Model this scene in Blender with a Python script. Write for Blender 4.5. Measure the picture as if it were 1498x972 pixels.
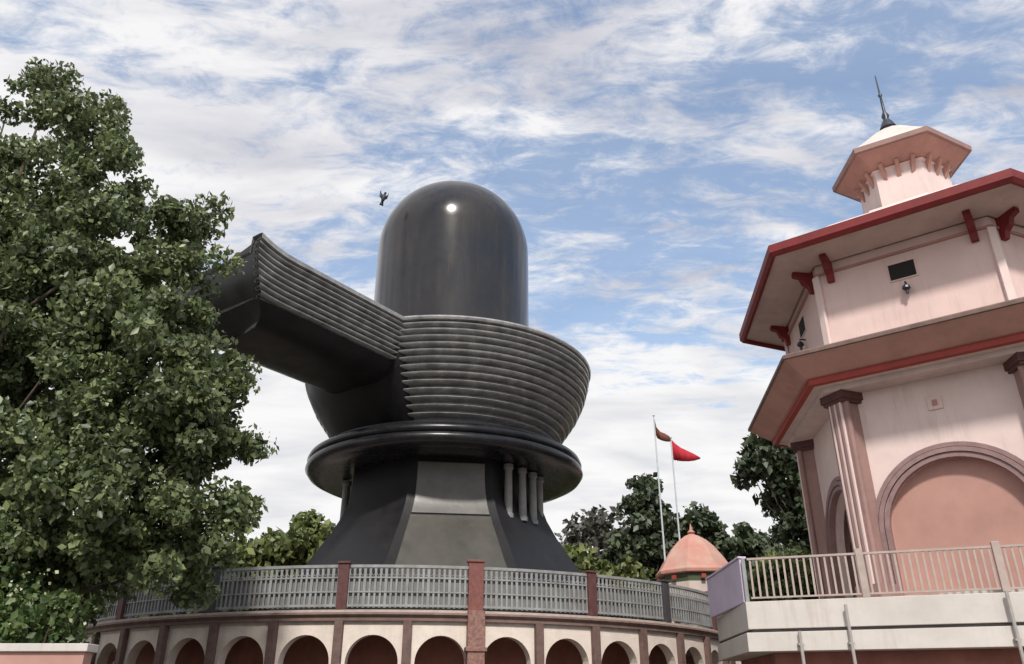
import bpy, math, random
import numpy as np
from math import sin, cos, pi, radians, sqrt, atan2
from mathutils import Vector, Matrix, noise

random.seed(4)
rng = np.random.default_rng(4)
for o in list(bpy.data.objects): bpy.data.objects.remove(o)
S = bpy.context.scene
COL = S.collection

# ------------------------------------------------------------------ camera
EYE = 1.6                                   # eye height; the whole place is laid out in metres, ground at z = 0
cam = bpy.data.cameras.new('camera')
cam.sensor_width = 36; cam.lens = 28.12; cam.clip_start = 0.1; cam.clip_end = 3000
camo = bpy.data.objects.new('camera', cam); COL.objects.link(camo)
camo.location = (0, 0, EYE); camo.rotation_euler = (radians(90 + 25.2), 0, 0)
S.camera = camo
S.view_settings.view_transform = 'Standard'
S.view_settings.look = 'None'
S.view_settings.exposure = 0.45
S.view_settings.gamma = 1
S.view_settings.use_curve_mapping = False

# ------------------------------------------------------------------ sky and sun
SUN_DIR = Vector((-0.02, -0.68, 0.72)).normalized()      # towards the sun: behind the viewer's right shoulder
SUN_EL = math.asin(SUN_DIR.z); SUN_AZ = atan2(SUN_DIR.x, SUN_DIR.y)
W = bpy.data.worlds.new('World'); S.world = W; W.use_nodes = True
nt = W.node_tree; nt.nodes.clear()
def N(t, **k):
    n = nt.nodes.new(t)
    for a, b in k.items():
        if a == 'ins':
            for i, v in b.items(): n.inputs[i].default_value = v
        else: setattr(n, a, b)
    return n
def L(a, b): nt.links.new(a, b)
def M2(op, a, b=None, c=None, clamp=False):
    n = N('ShaderNodeMath', operation=op); n.use_clamp = clamp
    for i, v in enumerate((a, b, c)):
        if v is None: continue
        if isinstance(v, (int, float)): n.inputs[i].default_value = v
        else: L(v, n.inputs[i])
    return n.outputs[0]
sky = N('ShaderNodeTexSky', sky_type='NISHITA', sun_disc=False)
sky.sun_elevation = SUN_EL; sky.sun_rotation = SUN_AZ
sky.air_density = 1.3; sky.dust_density = 2.0; sky.ozone_density = 1.5
tc = N('ShaderNodeTexCoord')
sx = N('ShaderNodeSeparateXYZ'); L(tc.outputs['Generated'], sx.inputs[0])
el = sx.outputs[2]
den = M2('MAXIMUM', M2('ADD', el, 0.12), 0.05)
px = M2('DIVIDE', sx.outputs[0], den); py = M2('DIVIDE', sx.outputs[1], den)
pc = N('ShaderNodeCombineXYZ'); L(px, pc.inputs[0]); L(py, pc.inputs[1])
def mapped(rot, scale, loc):
    m = N('ShaderNodeMapping'); L(pc.outputs[0], m.inputs[0])
    m.inputs['Rotation'].default_value = (0, 0, rot); m.inputs['Scale'].default_value = scale; m.inputs['Location'].default_value = loc
    return m.outputs[0]
def noi(vec, scale, detail, rough, dist=0.0):
    n = N('ShaderNodeTexNoise'); L(vec, n.inputs['Vector'])
    n.inputs['Scale'].default_value = scale; n.inputs['Detail'].default_value = detail
    n.inputs['Roughness'].default_value = rough; n.inputs['Distortion'].default_value = dist
    return n.outputs['Fac']
big = noi(mapped(0.5, (0.8, 1.3, 1), (3.1, 1.7, 0)), 1.1, 3, 0.5, 0.5)
mid = noi(mapped(0.5, (1.0, 2.6, 1), (0.4, 5.2, 0)), 2.6, 8, 0.62, 0.7)
puf = noi(mapped(0.2, (1.0, 1.8, 1), (7.4, 2.2, 0)), 8.5, 8, 0.66, 0.5)
cov = M2('ADD', M2('ADD', M2('MULTIPLY', big, 0.70), M2('MULTIPLY', mid, 0.80)), M2('MULTIPLY', puf, 0.82))
low = M2('MULTIPLY', M2('SUBTRACT', 0.46, el), 1.3)          # thicker cloud towards the horizon
low = M2('MAXIMUM', low, 0.0)
west = M2('MAXIMUM', M2('MULTIPLY', M2('ADD', sx.outputs[0], 0.10), -0.24), -0.08)   # cloud bank thickens to the left
cov = M2('ADD', M2('ADD', cov, low), west)
mr = N('ShaderNodeMapRange'); mr.interpolation_type = 'SMOOTHSTEP'; L(cov, mr.inputs[0])
mr.inputs[1].default_value = 0.93; mr.inputs[2].default_value = 1.24; mr.inputs[3].default_value = 0.14
mask = mr.outputs[0]
# the clouds' own tone: thick parts greyer
sh = noi(mapped(0.45, (0.9, 2.0, 1), (1.4, 8.3, 0)), 2.1, 6, 0.55, 0.4)
cr = N('ShaderNodeValToRGB'); L(sh, cr.inputs[0])
cr.color_ramp.elements[0].position = 0.33; cr.color_ramp.elements[0].color = (0.52, 0.53, 0.61, 1)
cr.color_ramp.elements[1].position = 0.60; cr.color_ramp.elements[1].color = (0.93, 0.92, 0.93, 1)
lowm = N('ShaderNodeMapRange'); L(el, lowm.inputs[0]); lowm.inputs[1].default_value = 0.30; lowm.inputs[2].default_value = 0.48
lowm.inputs[3].default_value = 0.5; lowm.inputs[4].default_value = 1.0
hz = N('ShaderNodeMix', data_type='RGBA'); L(lowm.outputs[0], hz.inputs[0])
hz.inputs[6].default_value = (0.98, 0.98, 0.97, 1); L(cr.outputs[0], hz.inputs[7])
bg1 = N('ShaderNodeBackground'); L(sky.outputs[0], bg1.inputs[0]); bg1.inputs[1].default_value = 0.15
bg2 = N('ShaderNodeBackground'); L(hz.outputs[2], bg2.inputs[0]); bg2.inputs[1].default_value = 0.74
ms = N('ShaderNodeMixShader'); L(mask, ms.inputs[0]); L(bg1.outputs[0], ms.inputs[1]); L(bg2.outputs[0], ms.inputs[2])
wo = N('ShaderNodeOutputWorld'); L(ms.outputs[0], wo.inputs[0])

sun = bpy.data.lights.new('sun', 'SUN'); sun.energy = 2.7; sun.angle = radians(5.0); sun.color = (1.0, 0.95, 0.88)
suno = bpy.data.objects.new('sun', sun); COL.objects.link(suno)
suno.rotation_euler = SUN_DIR.to_track_quat('Z', 'Y').to_euler(); suno.location = (10, -20, 40)

# ------------------------------------------------------------------ materials
MATS = {}
def mat(name, col, rough=0.7, var=0.15, scale=3.0, col2=None, streak=0.0, streak_col=(0.2, 0.12, 0.1), metal=0.0, bump=0.0, spec=0.5, grain=0.0, coat=0.0, vec=(1, 1, 1), island=0.0, trans=0.0, rvar=0.0):
    m = bpy.data.materials.new(name); m.use_nodes = True; t = m.node_tree; t.nodes.clear()
    def n(ty, **k):
        x = t.nodes.new(ty)
        for a, b in k.items(): setattr(x, a, b)
        return x
    l = t.links.new
    out = n('ShaderNodeOutputMaterial'); b = n('ShaderNodeBsdfPrincipled')
    b.inputs['Roughness'].default_value = rough; b.inputs['Metallic'].default_value = metal
    b.inputs['Specular IOR Level'].default_value = spec; b.inputs['Coat Weight'].default_value = coat
    tcx = n('ShaderNodeTexCoord'); mp = n('ShaderNodeMapping'); l(tcx.outputs['Object'], mp.inputs[0]); mp.inputs['Scale'].default_value = vec
    c2 = col2 or tuple(max(0, c * (1 - var * 2)) for c in col)
    nz = n('ShaderNodeTexNoise'); l(mp.outputs[0], nz.inputs['Vector']); nz.inputs['Scale'].default_value = scale; nz.inputs['Detail'].default_value = 8; nz.inputs['Roughness'].default_value = 0.65
    ramp = n('ShaderNodeMapRange'); l(nz.outputs[0], ramp.inputs[0]); ramp.inputs[1].default_value = 0.35; ramp.inputs[2].default_value = 0.68
    mx = n('ShaderNodeMix', data_type='RGBA'); l(ramp.outputs[0], mx.inputs[0]); mx.inputs[6].default_value = (*col, 1); mx.inputs[7].default_value = (*c2, 1)
    cur = mx.outputs[2]
    if streak > 0:
        mp2 = n('ShaderNodeMapping'); l(tcx.outputs['Object'], mp2.inputs[0]); mp2.inputs['Scale'].default_value = (3.2, 3.2, 0.28)
        ns = n('ShaderNodeTexNoise'); l(mp2.outputs[0], ns.inputs['Vector']); ns.inputs['Scale'].default_value = 1.6; ns.inputs['Detail'].default_value = 7; ns.inputs['Roughness'].default_value = 0.7
        r2 = n('ShaderNodeMapRange'); l(ns.outputs[0], r2.inputs[0]); r2.inputs[1].default_value = 0.5; r2.inputs[2].default_value = 0.78; r2.inputs[4].default_value = streak
        np_ = n('ShaderNodeTexNoise'); l(tcx.outputs['Object'], np_.inputs['Vector']); np_.inputs['Scale'].default_value = 0.7; np_.inputs['Detail'].default_value = 5
        r4 = n('ShaderNodeMapRange'); l(np_.outputs[0], r4.inputs[0]); r4.inputs[1].default_value = 0.42; r4.inputs[2].default_value = 0.62; r4.inputs[3].default_value = 0.12; r4.inputs[4].default_value = 1.35
        mu = n('ShaderNodeMath', operation='MULTIPLY', use_clamp=True); l(r2.outputs[0], mu.inputs[0]); l(r4.outputs[0], mu.inputs[1])
        m3 = n('ShaderNodeMix', data_type='RGBA'); l(mu.outputs[0], m3.inputs[0]); l(cur, m3.inputs[6]); m3.inputs[7].default_value = (*streak_col, 1); cur = m3.outputs[2]
    if island > 0:
        g = n('ShaderNodeNewGeometry'); hs = n('ShaderNodeHueSaturation'); l(cur, hs.inputs['Color'])
        v = n('ShaderNodeMapRange'); l(g.outputs['Random Per Island'], v.inputs[0]); v.inputs[3].default_value = 1 - island; v.inputs[4].default_value = 1 + island
        l(v.outputs[0], hs.inputs['Value'])
        w = n('ShaderNodeMath', operation='MULTIPLY_ADD'); l(g.outputs['Random Per Island'], w.inputs[0]); w.inputs[1].default_value = -0.05; w.inputs[2].default_value = 0.525
        l(w.outputs[0], hs.inputs['Hue']); cur = hs.outputs[0]
    l(cur, b.inputs['Base Color'])
    if rvar > 0:
        rr = n('ShaderNodeMapRange'); l(nz.outputs[0], rr.inputs[0]); rr.inputs[1].default_value = 0.3; rr.inputs[2].default_value = 0.7
        rr.inputs[3].default_value = max(0.02, rough - rvar); rr.inputs[4].default_value = min(1, rough + rvar); l(rr.outputs[0], b.inputs['Roughness'])
    if bump > 0:
        bn = n('ShaderNodeTexNoise'); l(tcx.outputs['Object'], bn.inputs['Vector']); bn.inputs['Scale'].default_value = scale * 6; bn.inputs['Detail'].default_value = 6
        bp = n('ShaderNodeBump'); l(bn.outputs[0], bp.inputs['Height']); bp.inputs['Strength'].default_value = bump; bp.inputs['Distance'].default_value = 0.03; l(bp.outputs[0], b.inputs['Normal'])
    if trans > 0:
        tr = n('ShaderNodeBsdfTranslucent'); l(cur, tr.inputs[0]); mm = n('ShaderNodeMixShader'); mm.inputs[0].default_value = trans
        l(b.outputs[0], mm.inputs[1]); l(tr.outputs[0], mm.inputs[2]); l(mm.outputs[0], out.inputs[0])
    else: l(b.outputs[0], out.inputs[0])
    MATS[name] = m; return m

mat('ground_earth', (0.10, 0.085, 0.06), 0.95, 0.2, 0.6, bump=0.4)
mat('paving', (0.14, 0.125, 0.11), 0.85, 0.15, 1.2, bump=0.2)
mat('granite_black', (0.009, 0.0095, 0.012), 0.27, 0.2, 1.3, rvar=0.08, bump=0.05, col2=(0.016, 0.016, 0.018), streak=0.3, streak_col=(0.035, 0.034, 0.032), spec=0.35)
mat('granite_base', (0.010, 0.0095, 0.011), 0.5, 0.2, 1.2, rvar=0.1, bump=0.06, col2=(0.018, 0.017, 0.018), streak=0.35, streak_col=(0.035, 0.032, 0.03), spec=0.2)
mat('granite_dome', (0.014, 0.017, 0.026), 0.15, 0.1, 0.30, rvar=0.05, col2=(0.034, 0.030, 0.026), streak=0.45, streak_col=(0.075, 0.058, 0.042), spec=0.42)
mat('granite_rib', (0.36, 0.36, 0.36), 0.25, 0.25, 2.5, rvar=0.1, spec=0.6, bump=0.1, streak=0.4, streak_col=(0.5, 0.49, 0.48), col2=(0.14, 0.14, 0.14))
mat('stone_panel', (0.17, 0.165, 0.155), 0.30, 0.2, 1.0, streak=0.5, streak_col=(0.12, 0.11, 0.09), bump=0.1)
mat('olive_panel', (0.075, 0.070, 0.058), 0.3, 0.2, 1.2, streak=0.4, streak_col=(0.05, 0.045, 0.035), bump=0.1)
mat('pale_column', (0.24, 0.24, 0.235), 0.6, 0.15, 2, streak=0.3)
mat('pink_wall', (0.76, 0.57, 0.53), 0.8, 0.06, 0.8, streak=0.55, streak_col=(0.46, 0.33, 0.30), bump=0.12)
mat('pink_pale', (0.77, 0.62, 0.585), 0.8, 0.07, 0.8, streak=0.5, streak_col=(0.44, 0.34, 0.31), bump=0.12)
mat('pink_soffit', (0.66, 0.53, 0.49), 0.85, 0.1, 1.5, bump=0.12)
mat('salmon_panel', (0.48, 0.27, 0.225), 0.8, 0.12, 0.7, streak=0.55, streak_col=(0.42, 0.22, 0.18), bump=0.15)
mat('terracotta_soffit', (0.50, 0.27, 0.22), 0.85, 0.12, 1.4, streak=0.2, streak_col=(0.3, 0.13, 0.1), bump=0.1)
mat('fascia_red', (0.21, 0.014, 0.014), 0.6, 0.15, 3, bump=0.1, streak=0.4, streak_col=(0.12, 0.015, 0.015))
mat('beam_red', (0.36, 0.05, 0.035), 0.65, 0.12, 3, streak=0.3, streak_col=(0.25, 0.05, 0.04))
mat('maroon_wall', (0.34, 0.14, 0.105), 0.85, 0.2, 1.2, streak=0.4, streak_col=(0.12, 0.05, 0.04), bump=0.2)
mat('column_mauve', (0.33, 0.20, 0.18), 0.7, 0.12, 2.2, streak=0.4, streak_col=(0.2, 0.11, 0.1))
mat('arch_mauve', (0.30, 0.19, 0.185), 0.7, 0.15, 3, bump=0.15)
mat('dark_void', (0.02, 0.018, 0.016), 0.9)
mat('slab_cream', (0.60, 0.56, 0.52), 0.85, 0.08, 1.0, streak=0.6, streak_col=(0.42, 0.32, 0.28), bump=0.15)
mat('line_grey', (0.12, 0.11, 0.11), 0.8, 0.2, 2)
mat('lilac_wall', (0.60, 0.52, 0.66), 0.8, 0.08, 1.2, streak=0.3, streak_col=(0.45, 0.38, 0.42))
mat('arch_cream', (0.74, 0.65, 0.57), 0.85, 0.08, 2.5, streak=0.4, streak_col=(0.42, 0.28, 0.22), bump=0.2)
mat('pilaster_brown', (0.17, 0.105, 0.09), 0.75, 0.2, 5, col2=(0.10, 0.06, 0.05), bump=0.25)
mat('pilaster_speckle', (0.30, 0.17, 0.135), 0.6, 0.2, 14, col2=(0.15, 0.06, 0.05), bump=0.2)
mat('cornice_brown', (0.20, 0.13, 0.11), 0.8, 0.2, 3, streak=0.3)
mat('coping_pale', (0.50, 0.42, 0.37), 0.8, 0.15, 4)
mat('rail_grey', (0.31, 0.325, 0.33), 0.6, 0.2, 2.5, col2=(0.20, 0.19, 0.18), streak=0.4, streak_col=(0.17, 0.11, 0.085))
mat('rail_screen', (0.14, 0.155, 0.16), 0.7, 0.25, 3, col2=(0.21, 0.20, 0.19))
mat('rail_light', (0.43, 0.35, 0.31), 0.6, 0.1, 4, streak=0.3, streak_col=(0.35, 0.2, 0.15))
mat('post_maroon', (0.12, 0.045, 0.042), 0.7, 0.2, 6)
mat('post_dark', (0.055, 0.05, 0.055), 0.7, 0.2, 6)
mat('post_red', (0.22, 0.075, 0.06), 0.6, 0.2, 10, col2=(0.13, 0.045, 0.04))
mat('roof_coral', (0.50, 0.22, 0.18), 0.9, 0.15, 1.4, col2=(0.50, 0.34, 0.27), bump=0.3, streak=0.4, streak_col=(0.35, 0.16, 0.1))
mat('shrine_wall', (0.60, 0.50, 0.45), 0.85, 0.1, 2)
mat('metal_dark', (0.05, 0.055, 0.07), 0.4, 0.1, 4, metal=0.5)
mat('pole_pale', (0.55, 0.60, 0.63), 0.45, 0.1, 4)
mat('pipe_grey', (0.40, 0.37, 0.35), 0.6, 0.15, 6)
mat('cloth_red', (0.46, 0.02, 0.035), 0.85, 0.1, 3)
mat('cloth_dark', (0.15, 0.05, 0.03), 0.85, 0.1, 3)
mat('bird_dark', (0.03, 0.04, 0.055), 0.6, 0.1, 8)
mat('bark', (0.12, 0.09, 0.065), 0.9, 0.25, 4, bump=0.5, vec=(1, 1, 0.3))
mat('leaf_main', (0.165, 0.21, 0.090), 0.42, 0.1, 0.30, col2=(0.10, 0.13, 0.058), island=0.65, trans=0.3)
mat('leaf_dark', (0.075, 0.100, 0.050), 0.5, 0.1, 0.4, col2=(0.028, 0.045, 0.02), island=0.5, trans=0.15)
mat('leaf_light', (0.19, 0.22, 0.08), 0.5, 0.1, 0.5, col2=(0.09, 0.125, 0.035), island=0.5, trans=0.25)
mat('leaf_fresh', (0.095, 0.145, 0.042), 0.5, 0.1, 0.5, col2=(0.05, 0.088, 0.028), island=0.5, trans=0.25)
mat('leaf_grey', (0.12, 0.12, 0.10), 0.6, 0.1, 0.5, col2=(0.08, 0.08, 0.06), island=0.5, trans=0.1)
mat('flower_pale', (0.42, 0.45, 0.28), 0.7, 0.1, 3, island=0.2)

# ------------------------------------------------------------------ object helpers
def link(o, parent=None):
    COL.objects.link(o)
    if parent: o.parent = parent
    return o
def thing(name, label, cat, group=None, loc=(0, 0, 0)):
    o = bpy.data.objects.new(name, None); o.location = loc; o['label'] = label; o['category'] = cat
    o.empty_display_size = 0.3
    if group: o['group'] = group
    return link(o)
def tag(o, label, cat, group=None):
    o['label'] = label; o['category'] = cat
    if group: o['group'] = group
    return o
def struct(o): o['kind'] = 'structure'; return o

class MB:
    def __init__(s): s.v = []; s.f = []
    def add(s, vs, fs):
        b = len(s.v); s.v += [tuple(x) for x in vs]; s.f += [tuple(b + i for i in f) for f in fs]
        return s
    def box(s, c, h, X=(1, 0, 0), Y=(0, 1, 0), Z=(0, 0, 1)):
        c, X, Y, Z = Vector(c), Vector(X), Vector(Y), Vector(Z)
        vs = [c + X * (h[0] * a) + Y * (h[1] * b) + Z * (h[2] * d) for a in (-1, 1) for b in (-1, 1) for d in (-1, 1)]
        return s.add(vs, [(0, 1, 3, 2), (4, 6, 7, 5), (0, 4, 5, 1), (2, 3, 7, 6), (0, 2, 6, 4), (1, 5, 7, 3)])
    def loft(s, rings, close=True, caps=True):
        n = len(rings[0]); vs = [p for r in rings for p in r]; fs = []
        for i in range(len(rings) - 1):
            for j in range(n if close else n - 1):
                k = (j + 1) % n; fs.append((i * n + j, i * n + k, (i + 1) * n + k, (i + 1) * n + j))
        if caps and close:
            fs.append(tuple(range(n))[::-1]); fs.append(tuple((len(rings) - 1) * n + j for j in range(n)))
        return s.add(vs, fs)
    def lathe(s, c, prof, n=96, a0=0.0, a1=2 * pi, caps=False):
        full = abs(a1 - a0 - 2 * pi) < 1e-6; m = n if full else n + 1
        rings = [[(c[0] + r * sin(a0 + (a1 - a0) * j / n), c[1] - r * cos(a0 + (a1 - a0) * j / n), z) for j in range(m)] for r, z in prof]
        return s.loft(rings, close=full, caps=caps)
    def tube(s, pts, rad, n=8):
        pts = [Vector(p) for p in pts]
        if not hasattr(rad, '__len__'): rad = [rad] * len(pts)
        rings = []
        for i, p in enumerate(pts):
            d = (pts[min(i + 1, len(pts) - 1)] - pts[max(i - 1, 0)]).normalized()
            a = d.cross(Vector((0, 0, 1)) if abs(d.z) < 0.9 else Vector((1, 0, 0))).normalized(); b = d.cross(a)
            rings.append([p + (a * cos(2 * pi * j / n) + b * sin(2 * pi * j / n)) * rad[i] for j in range(n)])
        return s.loft(rings)
    def build(s, name, m, parent=None, smooth=False, recalc=True, bevel=0.0):
        me = bpy.data.meshes.new(name); me.from_pydata(s.v, [], s.f); me.materials.append(MATS[m])
        if recalc:
            import bmesh
            bm = bmesh.new(); bm.from_mesh(me); bmesh.ops.recalc_face_normals(bm, faces=bm.faces); bm.to_mesh(me); bm.free()
        o = bpy.data.objects.new(name, me); link(o, parent)
        if smooth:
            me.polygons.foreach_set('use_smooth', [True] * len(me.polygons))
            if smooth != 'all':
                me.set_sharp_from_angle(angle=radians(smooth if smooth is not True else 35))
        if bevel:
            md = o.modifiers.new('bevel', 'BEVEL'); md.width = bevel; md.segments = 2; md.limit_method = 'ANGLE'; md.angle_limit = radians(40)
        return o

def arch_panel(fn, u0, u1, z0, z1, uc, r, zs, t, seg=20, ry=None):
    """wall strip u0..u1, z0..z1 with a round-headed opening; fn(u, depth, z) -> point; thickness t"""
    mb = MB(); ry = ry or r
    us = [u0] + [uc - r * cos(pi * i / seg) for i in range(seg + 1)] + [u1]
    hs = [None] + [zs + ry * sin(pi * i / seg) for i in range(seg + 1)] + [None]
    fr = []; q = MB()
    for d in (0, t):
        # piers
        q.add([fn(u0, d, z0), fn(uc - r, d, z0), fn(uc - r, d, z1), fn(u0, d, z1)], [(0, 1, 2, 3)])
        q.add([fn(uc + r, d, z0), fn(u1, d, z0), fn(u1, d, z1), fn(uc + r, d, z1)], [(0, 1, 2, 3)])
        for i in range(1, seg + 1):
            q.add([fn(us[i], d, hs[i]), fn(us[i + 1], d, hs[i + 1]), fn(us[i + 1], d, z1), fn(us[i], d, z1)], [(0, 1, 2, 3)])
    for i in range(1, seg + 1):
        q.add([fn(us[i], 0, hs[i]), fn(us[i + 1], 0, hs[i + 1]), fn(us[i + 1], t, hs[i + 1]), fn(us[i], t, hs[i])], [(0, 1, 2, 3)])
    for u in (uc - r, uc + r, u0, u1):
        za = zs if u in (uc - r, uc + r) else z1
        q.add([fn(u, 0, z0), fn(u, t, z0), fn(u, t, za), fn(u, 0, za)], [(0, 1, 2, 3)])
    q.add([fn(u0, 0, z1), fn(u1, 0, z1), fn(u1, t, z1), fn(u0, t, z1)], [(0, 1, 2, 3)])
    return q
def arch_ring(fn, uc, r0, r1, zs, z0, d0, d1, seg=28):
    rings = []
    path = [(-1, z0)] + [None] * (seg + 1) + [(1, z0)]
    for i in range(seg + 3):
        if i == 0: a, b = (uc - r0, z0), (uc - r1, z0)
        elif i == seg + 2: a, b = (uc + r0, z0), (uc + r1, z0)
        else:
            t = pi * (i - 1) / seg; a = (uc - r0 * cos(t), zs + r0 * sin(t)); b = (uc - r1 * cos(t), zs + r1 * sin(t))
        rings.append([fn(a[0], d0, a[1]), fn(b[0], d0, b[1]), fn(b[0], d1, b[1]), fn(a[0], d1, a[1])])
    return MB().loft(rings)

def leaf_mesh(name, centers, size, m, parent, flat=0.35, aspect=1.5, outward=None):
    """many small folded diamond leaves in one mesh"""
    n = len(centers); P = np.asarray(centers, float)
    nr = rng.normal(size=(n, 3)); nr[:, 2] = nr[:, 2] * 0.8 + flat
    if outward is not None: nr += outward * 0.8
    nr /= np.linalg.norm(nr, axis=1)[:, None]
    t = np.cross(nr, rng.normal(size=(n, 3))); t /= np.linalg.norm(t, axis=1)[:, None] + 1e-9
    t[:, 2] -= 0.25
    b = np.cross(nr, t); b /= np.linalg.norm(b, axis=1)[:, None] + 1e-9
    s = size * rng.uniform(0.45, 1.6, n)[:, None]
    V = np.empty((n, 4, 3)); V[:, 0] = P - t * s * aspect * 0.5; V[:, 2] = P + t * s * aspect * 0.5
    V[:, 1] = P + b * s * 0.5 + nr * s * 0.12; V[:, 3] = P - b * s * 0.5 + nr * s * 0.12
    me = bpy.data.meshes.new(name); me.vertices.add(n * 4); me.vertices.foreach_set('co', V.ravel())
    idx = (np.arange(n)[:, None] * 4 + np.array([0, 1, 2, 0, 2, 3])).ravel()
    me.loops.add(n * 6); me.loops.foreach_set('vertex_index', idx.astype('i'))
    me.polygons.add(n * 2); me.polygons.foreach_set('loop_start', np.arange(0, n * 6, 3).astype('i')); me.polygons.foreach_set('loop_total', np.full(n * 2, 3, 'i'))
    me.update(); me.validate(); me.materials.append(MATS[m])
    o = bpy.data.objects.new(name, me); return link(o, parent)

def crown_points(lobes, clumps, per, cr, shell=0.55):
    vol = np.array([l[3] * l[4] * l[5] for l in lobes]) ** 0.8; pr = vol / vol.sum()
    C = []; P = []; Oo = []
    for k in range(clumps):
        l = lobes[rng.choice(len(lobes), p=pr)]
        d = rng.normal(size=3); d /= np.linalg.norm(d); rad = (shell + (1 - shell) * rng.random()) if rng.random() < 0.8 else rng.random() * shell
        c = np.array(l[:3]) + d * rad * np.array(l[3:6]); C.append(c)
        r = cr * rng.uniform(0.5, 1.3); m = int(per * rng.uniform(0.5, 1.5) * (r / cr) ** 1.5) + 3
        q = rng.normal(size=(m, 3)); q /= np.linalg.norm(q, axis=1)[:, None]; q *= (rng.random((m, 1)) ** 0.45) * r * np.array([1, 1, 0.75])
        P.append(c + q); Oo.append(q / r * 0.6)
    return np.array(C), np.concatenate(P), np.concatenate(Oo)

def tree(name, label, base, height, trunk_r, lobes, clumps, per, cr, leaf, lm, group=None, cat='tree', limbs=26, shell=0.55, lean=(0, 0)):
    """lobes in world coordinates"""
    t = thing(name, label, cat, group, loc=base); B = np.array(base)
    lo = [(l[0] - B[0], l[1] - B[1], l[2] - B[2], l[3], l[4], l[5]) for l in lobes]
    Cc, P, O = crown_points(lo, clumps, per, cr, shell)
    mb = MB(); top = Vector((lean[0], lean[1], height)); pts = []
    for i in range(9):
        f = i / 8; pts.append(Vector((top.x * f + 0.12 * trunk_r * sin(5 * f + base[0]) * 4 * f, top.y * f + trunk_r * 0.5 * cos(4 * f), top.z * f)))
    mb.tube(pts, [trunk_r * (1.35 - f * 1.0) if f > 0 else trunk_r * 1.7 for f in [i / 8 for i in range(9)]], 10)
    order = rng.permutation(len(Cc))[:limbs]
    for i in order:
        c = Vector(Cc[i]); f = min(0.93, max(0.3, (c.z / max(height, .1)) * 0.72)); s0 = pts[0].lerp(pts[-1], f)
        mid = s0.lerp(c, 0.5) + Vector((0, 0, -0.08 * (c - s0).length)) + Vector(rng.normal(size=3) * 0.06 * (c - s0).length)
        mb.tube([s0, s0.lerp(mid, 0.5) + Vector((0, 0, 0.03)), mid, c], [trunk_r * 0.34 * (1.2 - f), trunk_r * 0.22 * (1.2 - f), trunk_r * 0.11, trunk_r * 0.03], 6)
    mb.build('trunk', 'bark', t, smooth='all')
    leaf_mesh('crown', P, leaf, lm, t, outward=O)
    return t

# ------------------------------------------------------------------ the ground
g = MB(); n = 40
xs = [-900 + 1800 * i / n for i in range(n + 1)]
g.add([(x, y + 800, 0) for y in xs for x in xs], [(j * (n + 1) + i, j * (n + 1) + i + 1, (j + 1) * (n + 1) + i + 1, (j + 1) * (n + 1) + i) for j in range(n) for i in range(n)])
struct(g.build('ground', 'ground_earth'))
p = MB(); p.add([(-24, -10, .006), (26, -10, .006), (26, 17.5, .006), (-24, 17.5, .006)], [(0, 1, 2, 3)])
struct(p.build('pavement', 'paving'))

# ------------------------------------------------------------------ round platform with its arcade
PC = (-3.556, 31.69); PR = 11.30; PZ = EYE + 2.10; DA = radians(8.315); A0 = radians(13.61)
def ring(r, a, z): return Vector((PC[0] + r * sin(a), PC[1] - r * cos(a), z))
plat = thing('round_platform', 'round raised platform of cream arches under the black monument', 'platform', loc=(PC[0], PC[1], 0))
def pp(v): return v - Vector((PC[0], PC[1], 0))
def rel(r, a, z): return pp(ring(r, a, z))
KA, KB = -14, 12
m = MB(); m.lathe((0, 0), [(0.0, PZ - 0.02), (PR - 0.9, PZ - 0.02), (PR - 0.02, PZ - 0.022), (PR - 0.02, PZ - 0.26), (PR - 1.6, PZ - 0.26)], 132); m.build('deck', 'coping_pale', plat)
m = MB(); m.lathe((0, 0), [(PR - 0.3, PZ), (PR + 0.10, PZ), (PR + 0.12, PZ - 0.05), (PR + 0.05, PZ - 0.12), (PR + 0.05, PZ - 0.19), (PR - 0.3, PZ - 0.19)], 132, caps=False)
m.build('cornice', 'cornice_brown', plat, smooth=30)
m = MB(); m.lathe((0, 0), [(PR - 0.3, PZ + 0.065), (PR + 0.03, PZ + 0.065), (PR + 0.03, PZ + 0.003), (PR - 0.3, PZ + 0.003)], 132); m.build('kerb', 'coping_pale', plat)
a_s = A0 + KA * DA; a_e = A0 + KB * DA
m = MB(); m.lathe((0, 0), [(PR - 1.7, 0), (PR - 1.7, PZ - 0.262)], 132); m.build('inner_wall', 'maroon_wall', plat)
m = MB(); m.lathe((0, 0), [(PR - 0.05, 0), (PR - 0.05, PZ - 0.262)], 100, a_e, a_s + 2 * pi); m.build('back_wall', 'arch_cream', plat)
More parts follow.
